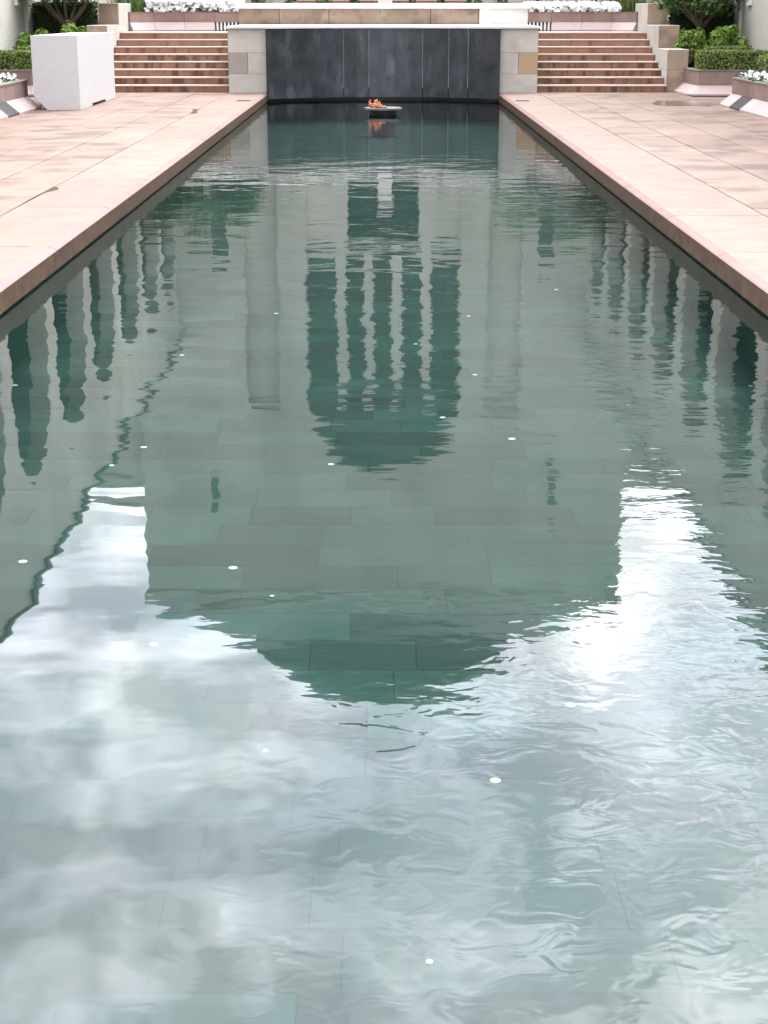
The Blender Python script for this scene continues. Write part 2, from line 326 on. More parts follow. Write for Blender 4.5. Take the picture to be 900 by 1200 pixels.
def coping_mesh(length, s):
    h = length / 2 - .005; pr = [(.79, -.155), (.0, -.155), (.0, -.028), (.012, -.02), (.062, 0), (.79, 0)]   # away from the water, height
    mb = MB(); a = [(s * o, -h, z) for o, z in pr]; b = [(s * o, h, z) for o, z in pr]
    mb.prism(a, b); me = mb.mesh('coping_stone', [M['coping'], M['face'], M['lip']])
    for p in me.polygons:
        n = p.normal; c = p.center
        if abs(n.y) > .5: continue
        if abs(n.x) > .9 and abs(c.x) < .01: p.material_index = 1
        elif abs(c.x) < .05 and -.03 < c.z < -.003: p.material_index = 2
    return me
deck = {}
for s, nm in ((-1, 'deck_left'), (1, 'deck_right')):
    d = MB().box((min(s * 2.5, s * 7.6), -4, 0), (max(s * 2.5, s * 7.6), 36.5, DK - .014)).build(nm, M['mortar']); tag(d, kind='structure'); deck[s] = d
    d['label'] = 'pink granite paved deck along the %s side of the pool' % ('left' if s < 0 else 'right')
    lens = {}
    y = PY0
    while y < PY1 - .05:
        ln = R.choice((2.1, 2.4, 2.7));
        if PY1 - (y + ln) < 1.0: ln = round(PY1 - y, 3)
        k = (ln, s)
        if k not in lens: lens[k] = coping_mesh(ln, s)
        put('coping_stone', lens[k], d, (s * (PX - .005), y + ln / 2, DK)); y += ln
    cols = [(3.109, 3.742), (3.754, 4.394), (4.406, 5.044), (5.056, 5.92)]
    cache = {}
    def slab(a, b, y0, y1):
        w, l = round(b - a, 3), round(y1 - y0, 3)
        if (w, l) not in cache: cache[(w, l)] = MB().box((-w / 2, -l / 2 + .004, -.05), (w / 2, l / 2 - .004, 0), .004).mesh('paving_stone', M['paving'])
        put('paving_stone', cache[(w, l)], d, (s * (a + b) / 2, (y0 + y1) / 2, DK + R.uniform(-.0008, .0012)))
    y0s = [2.0 + R.uniform(0, .6) for _ in cols]
    for ci, (a, b) in enumerate(cols):
        y = y0s[ci]
        while y < 33.7:
            l = R.choice((1.2, 1.5, 1.8)); l = min(l, round(33.95 - y, 3))
            if 33.95 - (y + l) < .5: l = round(33.95 - y, 3)
            slab(a, b, y, y + l); y += l
    for (a, b, y0, y1) in ((5.925, 6.7, 29.4, 30.6), (5.925, 6.7, 30.6, 31.9), (6.705, 7.55, 29.4, 30.6), (6.705, 7.55, 30.6, 31.9)): slab(a, b, y0, y1)
for s in (-1, 1):
    gr = thing('drain_grate', (s * 2.55, 30.6, DK), 'small dark drain grate in the %s pool edge near the cascade' % ('left' if s < 0 else 'right'), 'drain grate', 'drain grates')
    MB().box((s * 2.55 - .13, 30.45, DK + .001), (s * 2.55 + .13, 30.75, DK + .005)).build('frame', M['face'], gr)
    for k in range(5): MB().box((s * 2.55 - .11, 30.48 + k * .05, DK + .0055), (s * 2.55 + .11, 30.51 + k * .05, DK + .011)).build('bar', M['grate'], gr)
def blob(cx, cy, rx, ry, z, mat, name, label, cat, seed, pts=None):
    rr = random.Random(seed); mb = MB()
    if pts is None:
        pts = []
        for k in range(36):
            a = k / 36 * 6.283; q = 1 + .22 * math.sin(2 * a + rr.random() * 2) + .12 * math.sin(5 * a + seed) + rr.uniform(-.06, .06)
            pts.append((cx + rx * q * math.cos(a), cy + ry * q * math.sin(a)))
    mb.poly([(px, py, z) for px, py in pts]); return tag(mb.build(name, mat), label, cat)
blob(5.5, 29.75, .62, 1.0, DK + .004, M['wet'], 'puddle', 'brown puddle of water on the right deck before the corner planter', 'puddle', 3)
blob(0, 0, 1, 1, DK + .004, M['wet'], 'damp_patch', 'dark damp chip at the far joint of the left deck', 'damp patch', 4, [(-3.0, 26.9), (-3.06, 27.4), (-3.095, 28.0), (-3.2, 28.0), (-3.12, 27.3), (-3.1, 26.6)])
blob(0, 0, 1, 1, DK + .004, M['wet'], 'damp_patch', 'long thin damp streak along the near joint of the left deck', 'damp patch', 5, [(-3.098, 13.4), (-3.095, 14.3), (-3.085, 15.0), (-3.02, 15.3), (-3.04, 15.42), (-3.112, 15.55), (-3.112, 14.4)])

# ------------------------------------------------------------------ coins on the pool floor
coins = [(.68, 8.29, .020, 'large white coin on the pool floor right of the arch reflection'), (-.61, 6.22, .019, 'white coin on the pool floor above the dark dome reflection'),
 (.33, 4.32, .016, 'gold coin lying alone under the cloud reflection'), (-1.48, 6.3, .019, 'white coin on the floor near the left frame edge'),
 (-1.24, 8.12, .017, 'white coin above the left tip of sky reflection'), (-1.32, 10.46, .016, 'white coin beside the reflected left roof line'),
 (-.26, 7.79, .016, 'white coin below the reflected arch, left of centre'), (-1.35, 7.77, .013, 'small white coin right at the left tip of sky reflection'),
 (-.82, 5.39, .016, 'faint white coin inside the left sky reflection'), (.33, 8.76, .017, 'white coin within the reflected arch top'),
 (.57, 9.86, .015, 'small white coin just right of the reflected arch'), (.63, 11.88, .016, 'white coin beside the reflected right window mullions'),
 (-.8, 11.99, .018, 'white coin left of the reflected arched window'), (1.4, 13.06, .018, 'far white coin near the reflected right piers'),
 (.22, 10.83, .014, 'tiny white coin between reflected window mullions'), (.61, 4.86, .016, 'pale coin under the right cloud reflection, lower one'),
 (.65, 5.15, .015, 'pale coin under the right cloud reflection, upper one'), (-2.22, 9.57, .015, 'white coin by the left pool wall'),
 (-.43, 5.89, .009, 'tiny white speck coin on a dark tile'), (.11, 3.37, .009, 'tiny coin at the bottom near the centre'), (-.36, 4.52, .008, 'tiny bright coin left of centre in cloud reflection')]
for x, y, r, lab in coins:
    mb = MB().lathe((x, y, FZ), [(r, 0.002), (r, .005), (r * .9, .0062)], 14)
    tag(mb.build('coin', M['goldcoin'] if 'gold' in lab else M['coin'], origin=None), lab, 'coin', 'coins on the pool floor')

# ------------------------------------------------------------------ cascade wall, side pillars, upper basin
cw = thing('cascade_wall', (0, 34.0, 0), 'dark slate water cascade wall closing the far end of the pool', 'cascade wall')
SAG, HW = .85, 2.32
def arc_y(x): return 34.15 - SAG * (x / HW) ** 2
px = [-2.32, -2.06, -1.806, -1.548, -1.29, -1.03, -.774, -.516, -.258, 0, .258, .516, .774, 1.03, 1.29, 1.548, 1.806, 2.06, 2.32]
xs = [-2.32, -1.81, -1.29, -.80, -.41, -.13, .13, .41, .86, 1.29, 1.72, 2.32]
xs = [-2.31, -1.82, -1.33, -.80, -.40, -.13, .24, .41, .83, 1.27, 1.72, 2.31]
xs = [-2.31, -1.80, -1.33, -.80, -.29, .24, .80, 1.32, 1.70, 2.31]
limey = {3, 4, 6, 7, 8}
for i in range(len(xs) - 1):
    a, b = xs[i] + .004, xs[i + 1] - .004; m_ = (a + b) / 2
    if i in limey: a += .003
    if i + 1 in limey: b -= .003
    MB().prism([(a, arc_y(a), .06), (m_, arc_y(m_), .06), (b, arc_y(b), .06), (b, arc_y(b) + .1, .06), (a, arc_y(a) + .1, .06)],
               [(a, arc_y(a), 1.405), (m_, arc_y(m_), 1.405), (b, arc_y(b), 1.405), (b, arc_y(b) + .1, 1.405), (a, arc_y(a) + .1, 1.405)]).build('slate_panel', M['cascade'], cw)
for i in range(1, len(xs) - 1):
    w = .008 if i in limey else .004; x = xs[i]; yy = arc_y(x) + .006
    MB().box((x - w, yy, .25 if i in limey else .06), (x + w, yy + .06, 1.40)).build('joint', M['lime'] if i in limey else M['dark'], cw)
bk = MB()
for i in range(len(px) - 1):
    a, b = px[i], px[i + 1]
    bk.prism([(a, arc_y(a) + .12, -.5), (b, arc_y(b) + .12, -.5), (b, arc_y(b) + .3, -.5), (a, arc_y(a) + .3, -.5)], [(a, arc_y(a) + .12, 1.40), (b, arc_y(b) + .12, 1.40), (b, arc_y(b) + .3, 1.40), (a, arc_y(a) + .3, 1.40)])
bk.build('backing', M['metal'], cw)
le = MB()
ring = [(-3.12, 33.50), (-2.34, 33.50), (-2.325, arc_y(2.32) - .02)] + [(x, arc_y(x) - .025) for x in px[1:-1]] + [(2.325, arc_y(2.32) - .02), (2.34, 33.50), (3.12, 33.50), (3.12, 37.45), (-3.12, 37.45)]
le.prism([(x, y, 1.408) for x, y in ring], [(x, y, 1.448) for x, y in ring]); le.build('ledge', M['white_stone'], cw)
for s in (-1, 1):
    pl = thing('stone_pillar', (s * 2.7, 33.55, DK), 'pale block pillar %s of the dark cascade wall with %s' % (('left', 'a grey brown block') if s < 0 else ('right', 'an ochre block')), 'stone pillar', 'pillars beside the cascade')
    def bl(x0, x1, z0, z1, mat):
        a, b = sorted((s * x0, s * x1)); MB().box((a + .002, 33.55, z0 + .002), (b - .002, 37.4, z1 - .002), .008).build('block', M[mat], pl)
    bl(2.325, 3.09, .945, 1.406, 'block')
    bl(2.325, 2.70, .535, .945, 'block'); bl(2.70, 3.09, .535, .945, 'block_grey' if s < 0 else 'block_ochre')
    bl(2.325, 3.09, .17, .535, 'block')
    if s < 0: tag(pl.children[2], 'grey brown block')
    MB().box((min(s * 2.35, s * 3.06), 33.56, 0), (max(s * 2.35, s * 3.06), 37.3, .17)).build('footing', M['dark'], pl)
ub = thing('basin_wall', (0, 37.5, 1.448), 'low tan stone basin wall with white coping above the cascade', 'basin wall')
bx = [-3.2, -2.3, -1.2, -.02, 1.05, 2.12]
for i in range(len(bx) - 1):
    MB().box((bx[i] + .004, 37.52, 1.449), (bx[i + 1] - .004, 37.9, 1.786), .006).build('block', M['block_tan'], ub)
MB().box((2.125, 37.46, 1.449), (3.2, 37.9, 1.786), .006).build('block', M['white_stone'], ub)
for a, b in ((-3.24, -1.3), (-1.296, .86), (.864, 3.24)): MB().box((a, 37.4, 1.788), (b, 38.0, 1.9), .012).build('coping', M['white_stone'], ub)

# ------------------------------------------------------------------ steps and pedestals
SX0, SX1 = 3.10, 5.72
for s in (-1, 1):
    sd_ = 'left' if s < 0 else 'right'
    st = thing('stone_steps', (s * 4.4, 33.7, DK), 'flight of red granite steps %s of the cascade wall' % sd_ + (' with dark wet streaks' if s > 0 else ' behind the white box'), 'steps', 'flights of steps beside the cascade')
    a, b = sorted((s * SX0, s * SX1))
    for k in range(8):
        y0 = 33.75 + k * .43; z = DK + (k + 1) * .1406
        MB().box((a, y0, 0 if k == 0 else z - .16), (b, y0 + (.42 if k < 7 else .3), z - .024)).build('riser', M['riser_wet' if k < 5 else 'riser'], st)
        MB().box((a, y0 - .012, z - .0235), (b, y0 + .431 if k < 7 else 38.4, z), .005).build('tread', M['tread'], st)
    MB().box((a + .01, 34.2, 0), (b - .01, 38.4, DK + .1)).build('base', M['mortar'], st)
    for (y0, y1, z0, z1, mat, lab) in ((34.0, 35.2, DK, 1.0, 'block', 'lowest'), (35.2, 36.8, DK, 1.455, 'block', 'middle'), (36.8, 38.6, DK, 1.9, 'block', 'topmost')):
        p = thing('pedestal', (s * 5.95, (y0 + y1) / 2, z0), '%s of the three sandstone pedestals stepping up beside the %s steps' % (lab, sd_), 'pedestal', 'stepped pedestals')
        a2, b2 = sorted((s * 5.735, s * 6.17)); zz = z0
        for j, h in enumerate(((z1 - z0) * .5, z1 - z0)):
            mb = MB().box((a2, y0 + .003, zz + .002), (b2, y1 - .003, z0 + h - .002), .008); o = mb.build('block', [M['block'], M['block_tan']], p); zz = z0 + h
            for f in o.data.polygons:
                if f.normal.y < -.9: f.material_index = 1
# ------------------------------------------------------------------ planters
def miter(P, o):
    """polyline offset to its left by o"""
    out = []
    for i, p in enumerate(P):
        p = Vector(p); ns = []
        if i > 0: d = (p - Vector(P[i - 1])).normalized(); ns.append(Vector((-d.y, d.x)))
        if i < len(P) - 1: d = (Vector(P[i + 1]) - p).normalized(); ns.append(Vector((-d.y, d.x)))
        n = sum(ns, Vector((0, 0))); n = n.normalized(); n = n / n.dot(ns[0]); out.append(p + n * o)
    return out
def planter(P, s, z0, zp, zw, seglen, vent, label, group, slope=.19, pale_slats=False, capm='capedge', capt=.025):
    """P: outer foot line, garden on its left; s mirrors x; vent = (segment, index)"""
    t = thing('stone_planter', (s * P[0][0], P[0][1], z0), label, 'planter', group)
    prof_p = [(0, z0), (0, z0 + .03), (slope, zp), (slope + .1, zp), (slope + .1, z0)]
    prof_v = [(.05, z0), (.05, z0 + .02), (slope + .03, zp - .02), (slope + .1, zp - .02), (slope + .1, z0)]
    prof_w = [(slope, zp + .003), (slope, zw), (slope + .12, zw), (slope + .12, zp + .003)]
    prof_c = [(slope - .012, zw + .002), (slope - .012, zw + capt), (slope + .16, zw + capt), (slope + .16, zw + .002)]
    cacheo = {}
    def pt(o, seg, u):
        if o not in cacheo: cacheo[o] = miter(P, o)
        q = cacheo[o]; r = q[seg].lerp(q[seg + 1], u); return (s * r.x, r.y)
    def ex(prof, seg, u0, u1, name, mat, par=t):
        a = [(*pt(o, seg, u0), z) for o, z in prof]; b = [(*pt(o, seg, u1), z) for o, z in prof]
        return MB().prism(a, b).build(name, mat, par)
    for seg in range(len(P) - 1):
        ln = (Vector(P[seg + 1]) - Vector(P[seg])).length; n = max(1, round(ln / seglen)); e = .003 / ln
        for k in range(n):
            u0, u1 = k / n + e, (k + 1) / n - e
            if vent == (seg, k):
                vn = ex(prof_v, seg, u0, u1, 'vent', M['metal'])
                ns = 8
                for j in range(ns):
                    w = (u1 - u0) / ns; ex(prof_p if pale_slats else prof_p, seg, u0 + w * (j + .1), u0 + w * (j + .55), 'slat', M['slat'] if pale_slats else M['grate'], vn)
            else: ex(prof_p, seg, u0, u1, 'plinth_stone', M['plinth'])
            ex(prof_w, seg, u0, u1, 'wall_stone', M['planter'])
        ex(prof_c, seg, 0, 1, 'edging', M[capm])
    return t
def soil(poly, z, t):
    MB().poly([(x, y, z) for x, y in poly]).build('soil', M['soil'], t)
for s in (-1, 1):
    sd_ = 'left' if s < 0 else 'right'; X = 5.86 if s > 0 else 5.78; ye = 29.1 if s > 0 else 28.2
    P = [(X, 3.0), (X, ye), (X + .5, ye + .5), (7.6, ye + .5)]       # garden on the right of this line: walk it backwards
    P = P[::-1]; nb = round((ye - 3) / .85)
    # walking from far back to near: garden lies on the left when s mirrors a line that runs toward the camera on the pool side
    vi = max(0, round((ye - (27.5 if s > 0 else 26.5)) / ((ye - 3) / nb) - .5))
    t = planter(P, s, DK, .375, .62, .85, (2, vi), 'long pink granite planter along the %s deck with a hedge and a vent' % sd_, 'stone planters')
    soil([(s * 6.05, 3.2), (s * 7.58, 3.2), (s * 7.58, ye + .3), (s * 6.4, ye + .3), (s * 6.05, ye - .05)][::s], .58, t)
    P2 = [(7.6, 32.4), (6.0, 32.4), (5.9, 32.75), (5.9, 33.98)]
    t = planter(P2[::-1], s, DK, .355, .62, .8, None, 'pink granite corner planter with angled end beside the %s steps' % sd_, 'stone planters')
    soil([(s * 6.2, 32.65), (s * 7.58, 32.65), (s * 7.58, 40), (s * 6.18, 40), (s * 6.18, 34), (s * 6.15, 33)][::s], .58, t)
    PT = [(3.15, 38.5), (5.17, 38.5), (5.62, 38.05)]
    t = planter(PT, s, 1.296, 1.49, 1.70, .67, (0, 0), 'pink granite terrace wall with pale vent behind the %s steps' % sd_, 'terrace walls', slope=.12, pale_slats=True, capm='planter', capt=.015)
    soil([(s * 3.2, 38.65), (s * 5.4, 38.65), (s * 5.7, 38.3), (s * 5.7, 42), (s * 3.2, 42)][::s], 1.66, t)
    MB().box((min(s * 3.2, s * 5.7), 38.8, 0), (max(s * 3.2, s * 5.7), 43.0, 1.6)).build('terrace', M['mortar'])['kind'] = 'structure'
MB().box((-3.19, 37.95, 0), (3.19, 44, 1.44)).build('terrace', M['paving'])['kind'] = 'structure'

# ------------------------------------------------------------------ planting
def hedge(x0, x1, y0, y1, z0, z1, label, group, core='hedge_core', leafm='hedge', n=2600, size=.045, seed=1, cham=0):
    rr = random.Random(seed); t = thing('hedge', ((x0 + x1) / 2, (y0 + y1) / 2, z0), label, 'hedge', group)
    q = .03; MB().box((x0 + q, y0 + q, z0), (x1 - q, y1 - q, z1 - q), .03).build('branches', M[core], t)
    mb = MB(); A = [((y1 - y0) * (z1 - z0), 0), ((x1 - x0) * (z1 - z0), 1), ((x1 - x0) * (y1 - y0), 2)]; tot = A[0][0] * 2 + A[1][0] * 2 + A[2][0]
    for _ in range(n):
        r = rr.random() * tot; u, v = rr.random(), rr.random(); j = rr.uniform(-.028, .016)
        if r < A[0][0] * 2:
            sd = 1 if r < A[0][0] else -1; p = ((x1 if sd > 0 else x0) + sd * j, y0 + u * (y1 - y0), z0 + v * (z1 - z0)); nn = (sd, 0, .3)
        elif r < A[0][0] * 2 + A[1][0] * 2:
            sd = 1 if r < A[0][0] * 2 + A[1][0] else -1; p = (x0 + u * (x1 - x0), (y1 if sd > 0 else y0) + sd * j, z0 + v * (z1 - z0)); nn = (0, sd, .3)
        else: p = (x0 + u * (x1 - x0), y0 + v * (y1 - y0), z1 + j); nn = (0, 0, 1)
        nn = Vector(nn) + Vector((rr.gauss(0, .6), rr.gauss(0, .6), rr.gauss(0, .6))); mb.leaf(p, nn, size * rr.uniform(.7, 1.3), .6, rr)
    o = mb.build('foliage', M[leafm], t); o['kind'] = 'stuff'; return t
def crown(mb, c, r, n, size, rr, lumps=9, asp=.55):
    """leaf clumps spread through a crown with gaps between them"""
    cs = []
    for _ in range(lumps):
        v = Vector((rr.gauss(0, 1), rr.gauss(0, 1), rr.gauss(0, .8))); v = v.normalized() * rr.uniform(.35, .85)
        cs.append((Vector((c[0] + v.x * r[0], c[1] + v.y * r[1], c[2] + v.z * r[2])), rr.uniform(.3, .5)))
    for _ in range(n):
        p, k = rr.choice(cs); d = Vector((rr.gauss(0, 1), rr.gauss(0, 1), rr.gauss(0, 1))).normalized(); q = rr.random() ** .4
        mb.leaf((p.x + d.x * r[0] * k * q, p.y + d.y * r[1] * k * q, p.z + d.z * r[2] * k * q), d + Vector((rr.gauss(0, .4), rr.gauss(0, .4), rr.gauss(.4, .4))), size * rr.uniform(.6, 1.3), asp, rr)
def shrub(x, y, z, r, n, label, group, seed, size=.11, mat='shrub', lumps=9):
    rr = random.Random(seed); t = thing('shrub', (x, y, z), label, 'shrub', group)
    st = MB()
    for k in range(5): a = k * 1.26 + seed; st.tube((x, y, z), (x + math.cos(a) * r[0] * .5, y + math.sin(a) * r[1] * .5, z + r[2] * 1.2), .016, .007, 5)
    st.build('stem', M['bark'], t); mb = MB(); crown(mb, (x, y, z + r[2]), r, n, size, rr, lumps, .7); mb.build('foliage', M[mat], t); return t
def tree(x, y, z, h, r, n, label, group, seed, mat='tree'):
    rr = random.Random(seed); t = thing('tree', (x, y, z), label, 'tree', group); b = MB(); fk = z + h * .3
    b.tube((x, y, z - .1), (x + .02, y, fk), .075, .055, 9)
    for k in range(7):
        a = k * .9 + rr.random(); q = Vector((x + math.cos(a) * r[0] * .65, y + math.sin(a) * r[1] * .65, z + h * rr.uniform(.6, .9))); mid = Vector((x + math.cos(a) * r[0] * .3, y + math.sin(a) * r[1] * .3, fk + h * .14))
        b.tube((x + .02, y, fk - .03), mid, .042, .028, 6); b.tube(mid, q, .028, .01, 6)
        b.tube(mid, q + Vector((rr.uniform(-.4, .4), rr.uniform(-.4, .4), -.1)), .018, .006, 5)
    b.build('trunk', M['bark'], t); c = MB(); crown(c, (x, y, z + h * .665), r, n, .13, rr, 16, .5); c.build('crown', M[mat], t); return t
def flowers(poly_fn, n, label, seed, h=(.03, .2), size=.075, z=.6, loc=(0, 0, 0), density=None):
    rr = random.Random(seed); t = thing('flower_bed', loc, label, 'flower bed', 'beds of white flowers'); f, l = MB(), MB()
    for _ in range(n):
        x, y = poly_fn(rr); zz = z + rr.uniform(*h); c = Vector((x, y, zz)); k = size * rr.uniform(.6, 1.15); tilt = Vector((rr.gauss(0, .6), rr.gauss(-1, .5), rr.uniform(.2, 1))).normalized()
        u = tilt.orthogonal().normalized(); w = tilt.cross(u)
        for j in range(5):
            a = j * 1.2566 + rr.random() * .3; d = u * math.cos(a) + w * math.sin(a); e = tilt.cross(d)
            f.poly([c, c + d * k * .35 + e * k * .26 + tilt * k * .1, c + d * k * .6 + tilt * k * .05, c + d * k * .35 - e * k * .26 + tilt * k * .1])
        for j in range(4):
            l.leaf((x + rr.uniform(-.09, .09), y + rr.uniform(0, .14), z + rr.random() * h[1] * .7), (rr.gauss(0, 1), rr.gauss(0, 1), 1), .09, .45, rr)
    a = f.build('petals', M['petal'], t); a['kind'] = 'stuff'; b = l.build('leaves', M['tree'], t); b['kind'] = 'stuff'; return t
for s in (-1, 1):
    sd_ = 'left' if s < 0 else 'right'; ye = 29.1 if s > 0 else 28.3
    def sp(a, b): return tuple(sorted((s * a, s * b)))
    a, b = sp(6.45, 7.3); hedge(a, b, 20.0, ye - .15, .58, 1.0, 'clipped box hedge in the long planter along the %s deck' % sd_, 'clipped hedges', n=9000, size=.06, seed=10 + s)
    a, b = sp(6.2, 7.5); hedge(a, b, 32.8, 33.4, .58, .99, 'clipped box hedge across the corner planter beside the %s steps' % sd_, 'clipped hedges', n=4000, size=.055, seed=20 + s)
    a, b = sp(6.6, 7.5); hedge(a, b, 34.2, 34.6, .58, 1.04, 'second clipped hedge row behind the corner planter hedge on the %s' % sd_, 'clipped hedges', n=1800, size=.055, seed=30 + s)
    a, b = sp(6.25, 7.56); hedge(a, b, 36.6, 37.1, .58, 1.9, 'tall dark hedge behind the small tree on the %s side' % sd_, 'tall dark hedges', leafm='darkleaf', n=4500, size=.06, seed=40 + s)
    shrub(s * 6.42, 35.2, .68, (.36, .28, .44), 620, 'bright green leafy shrub next to the %s pedestals' % sd_, 'bright green shrubs', 50 + s, .12)
    shrub(s * 7.18, 35.2, .68, (.42, .3, .46), 800, 'bright green leafy shrub against the %s cloister pier' % sd_, 'bright green shrubs', 60 + s, .12)
    tree(s * 6.75, 36.1, .58, 2.75, (1.35, 1.0, .95), 5200, 'small dark tree rising behind the bright shrubs on the %s' % sd_, 'garden trees', 70 + s)
    tree(s * 5.0, 40.3, 1.66, 2.0, (1.15, .8, .75), 3600, 'bushy tree behind the %s terrace flowers, nearer the side' % sd_, 'garden trees', 80 + s)
    tree(s * 3.7, 41.0, 1.66, 1.7, (.9, .8, .6), 2600, 'bushy tree behind the %s terrace flowers, nearer the middle' % sd_, 'garden trees', 90 + s)
    flowers(lambda rr: (s * rr.uniform(3.2, 5.4), 38.66 + rr.random() ** 1.5 * .7), 900 if s < 0 else 600, 'white flowers massed along the %s terrace wall' % sd_, 100 + s, (.03, .32 if s < 0 else .2), .13, 1.70, (s * 4.3, 38.9, 1.66))
    flowers(lambda rr: (s * rr.uniform(6.12, 6.42), 20 + (ye - 20.1) * rr.random()), 260, 'white flowers along the front of the long %s planter hedge' % sd_, 110 + s, (.02, .16), .075, .60, (s * 6.25, 25, .58))
    # tall grass clump by the terrace wall end
    rr = random.Random(120 + s); t = thing('ornamental_grass', (s * 5.9, 39.4, 1.3), 'clump of tall grass behind the topmost %s pedestal' % sd_, 'grass clump', 'ornamental grass clumps'); mb = MB()
    for _ in range(520):
        x, y = s * (5.75 + rr.gauss(0, .28)), 39.4 + rr.gauss(0, .2); a = rr.random() * 6.283; L_ = rr.uniform(.5, 1.1); d = Vector((math.cos(a), math.sin(a), 0)); w = Vector((-d.y, d.x, 0)) * .012
        p0, p1, p2 = Vector((x, y, 1.3)), Vector((x, y, 1.3)) + d * L_ * .18 + Vector((0, 0, L_ * .65)), Vector((x, y, 1.3)) + d * L_ * .5 + Vector((0, 0, L_ * .95))
        mb.poly([p0 - w, p0 + w, p1 + w, p1 - w]); mb.poly([p1 - w, p1 + w, p2])
    o = mb.build('blades', M['grass'], t); o['kind'] = 'stuff'
tnames = ('leftmost', 'second from left', 'third from left', 'fourth from left, just left of the white pillar', 'fourth from right, just right of the white pillar', 'third from right', 'second from right', 'rightmost')
for i, x in enumerate((-2.85, -2.1, -1.36, -.66, .64, 1.36, 2.05, 2.72)):
    shrub(x, 38.6, 1.45, (.17, .17, .42), 230, 'small leafy shrub behind the basin wall, ' + tnames[i], 'row of shrubs behind the basin', 200 + i, .1, 'tree', 6)

# ------------------------------------------------------------------ white painted box
bxt = thing('white_box', (-5.4, 29.6, DK), 'tall white painted board box covering the end of the left planter', 'box')
bz = 1.36; y0, y1 = 27.72, 31.5
MB().prism([(-5.03, y0, DK + .004), (-5.58, y0, DK + .004), (-5.79, y0, .40), (-5.79, y0, bz), (-5.03, y0, bz)],
           [(-5.03, y0 + .02, DK + .004), (-5.58, y0 + .02, DK + .004), (-5.79, y0 + .02, .40), (-5.79, y0 + .02, bz), (-5.03, y0 + .02, bz)]).build('front_panel', M['box'], bxt)
MB().box((-5.05, y0 + .021, DK + .05), (-5.028, 30.35, bz + .005)).build('side_panel', M['box'], bxt)
MB().box((-5.055, 30.368, DK + .004), (-5.042, y1, bz + .005)).build('side_panel', M['box'], bxt)
MB().box((-5.05, y0 + .021, DK + .004), (-5.03, 28.9, DK + .048)).build('skirting', M['box'], bxt)
MB().box((-5.8, y1 - .03, DK + .3), (-5.06, y1, bz)).build('back_panel', M['box'], bxt)
MB().box((-5.79, y0 + .021, bz - .02), (-5.056, y1 - .031, bz)).build('lid', M['box'], bxt)
MB().box((-5.79, y0 + .021, .66), (-5.77, y1 - .031, bz - .021)).build('side_panel', M['box'], bxt)

# ------------------------------------------------------------------ flame bowl
fb = thing('flame_bowl', (0, 29.6, 0), 'round black bowl with pale rim and small orange flame standing in the pool', 'flame bowl')
MB().lathe((0, 29.6, 0), [(.2, -.4), (.24, .0), (.25, .055)], 32).build('base', M['metal'], fb)
MB().lathe((0, 29.6, 0), [(.23, .055), (.33, .075), (.335, .105), (.325, .108), (.19, .092), (.17, .07), (.02, .06)], 36).build('rim', M['rim'], fb)
MB().lathe((0, 29.6, 0), [(.17, .06), (.18, .094), (.02, .098)], 24).build('burner', M['metal'], fb)
rr = random.Random(5)
for (x, y, h, r) in ((-.215, 29.55, .15, .042), (-.165, 29.5, .10, .05), (-.115, 29.56, .16, .055), (-.075, 29.5, .13, .05), (-.04, 29.55, .08, .045), (.02, 29.52, .045, .04)):
    mb = MB(); ph = rr.random() * 6
    prof = [(r * (.55 + .5 * math.sin(math.pi * (k / 12) ** .8) + .22 * math.sin(k * 1.7 + ph)) * (1 - (k / 12) ** 3) + .002, .095 + h * k / 12) for k in range(13)]
    mb.lathe((x, y, 0), prof, 14)
    mb.v = [(a + .022 * math.sin(c * 34 + ph) + .008 * math.sin(c * 90 + a * 60), b + .012 * math.cos(c * 45 + a * 40), c + .012 * math.sin(a * 70 + ph)) for a, b, c in mb.v]
    mb.build('flame', M['flame'], fb, smooth=True)

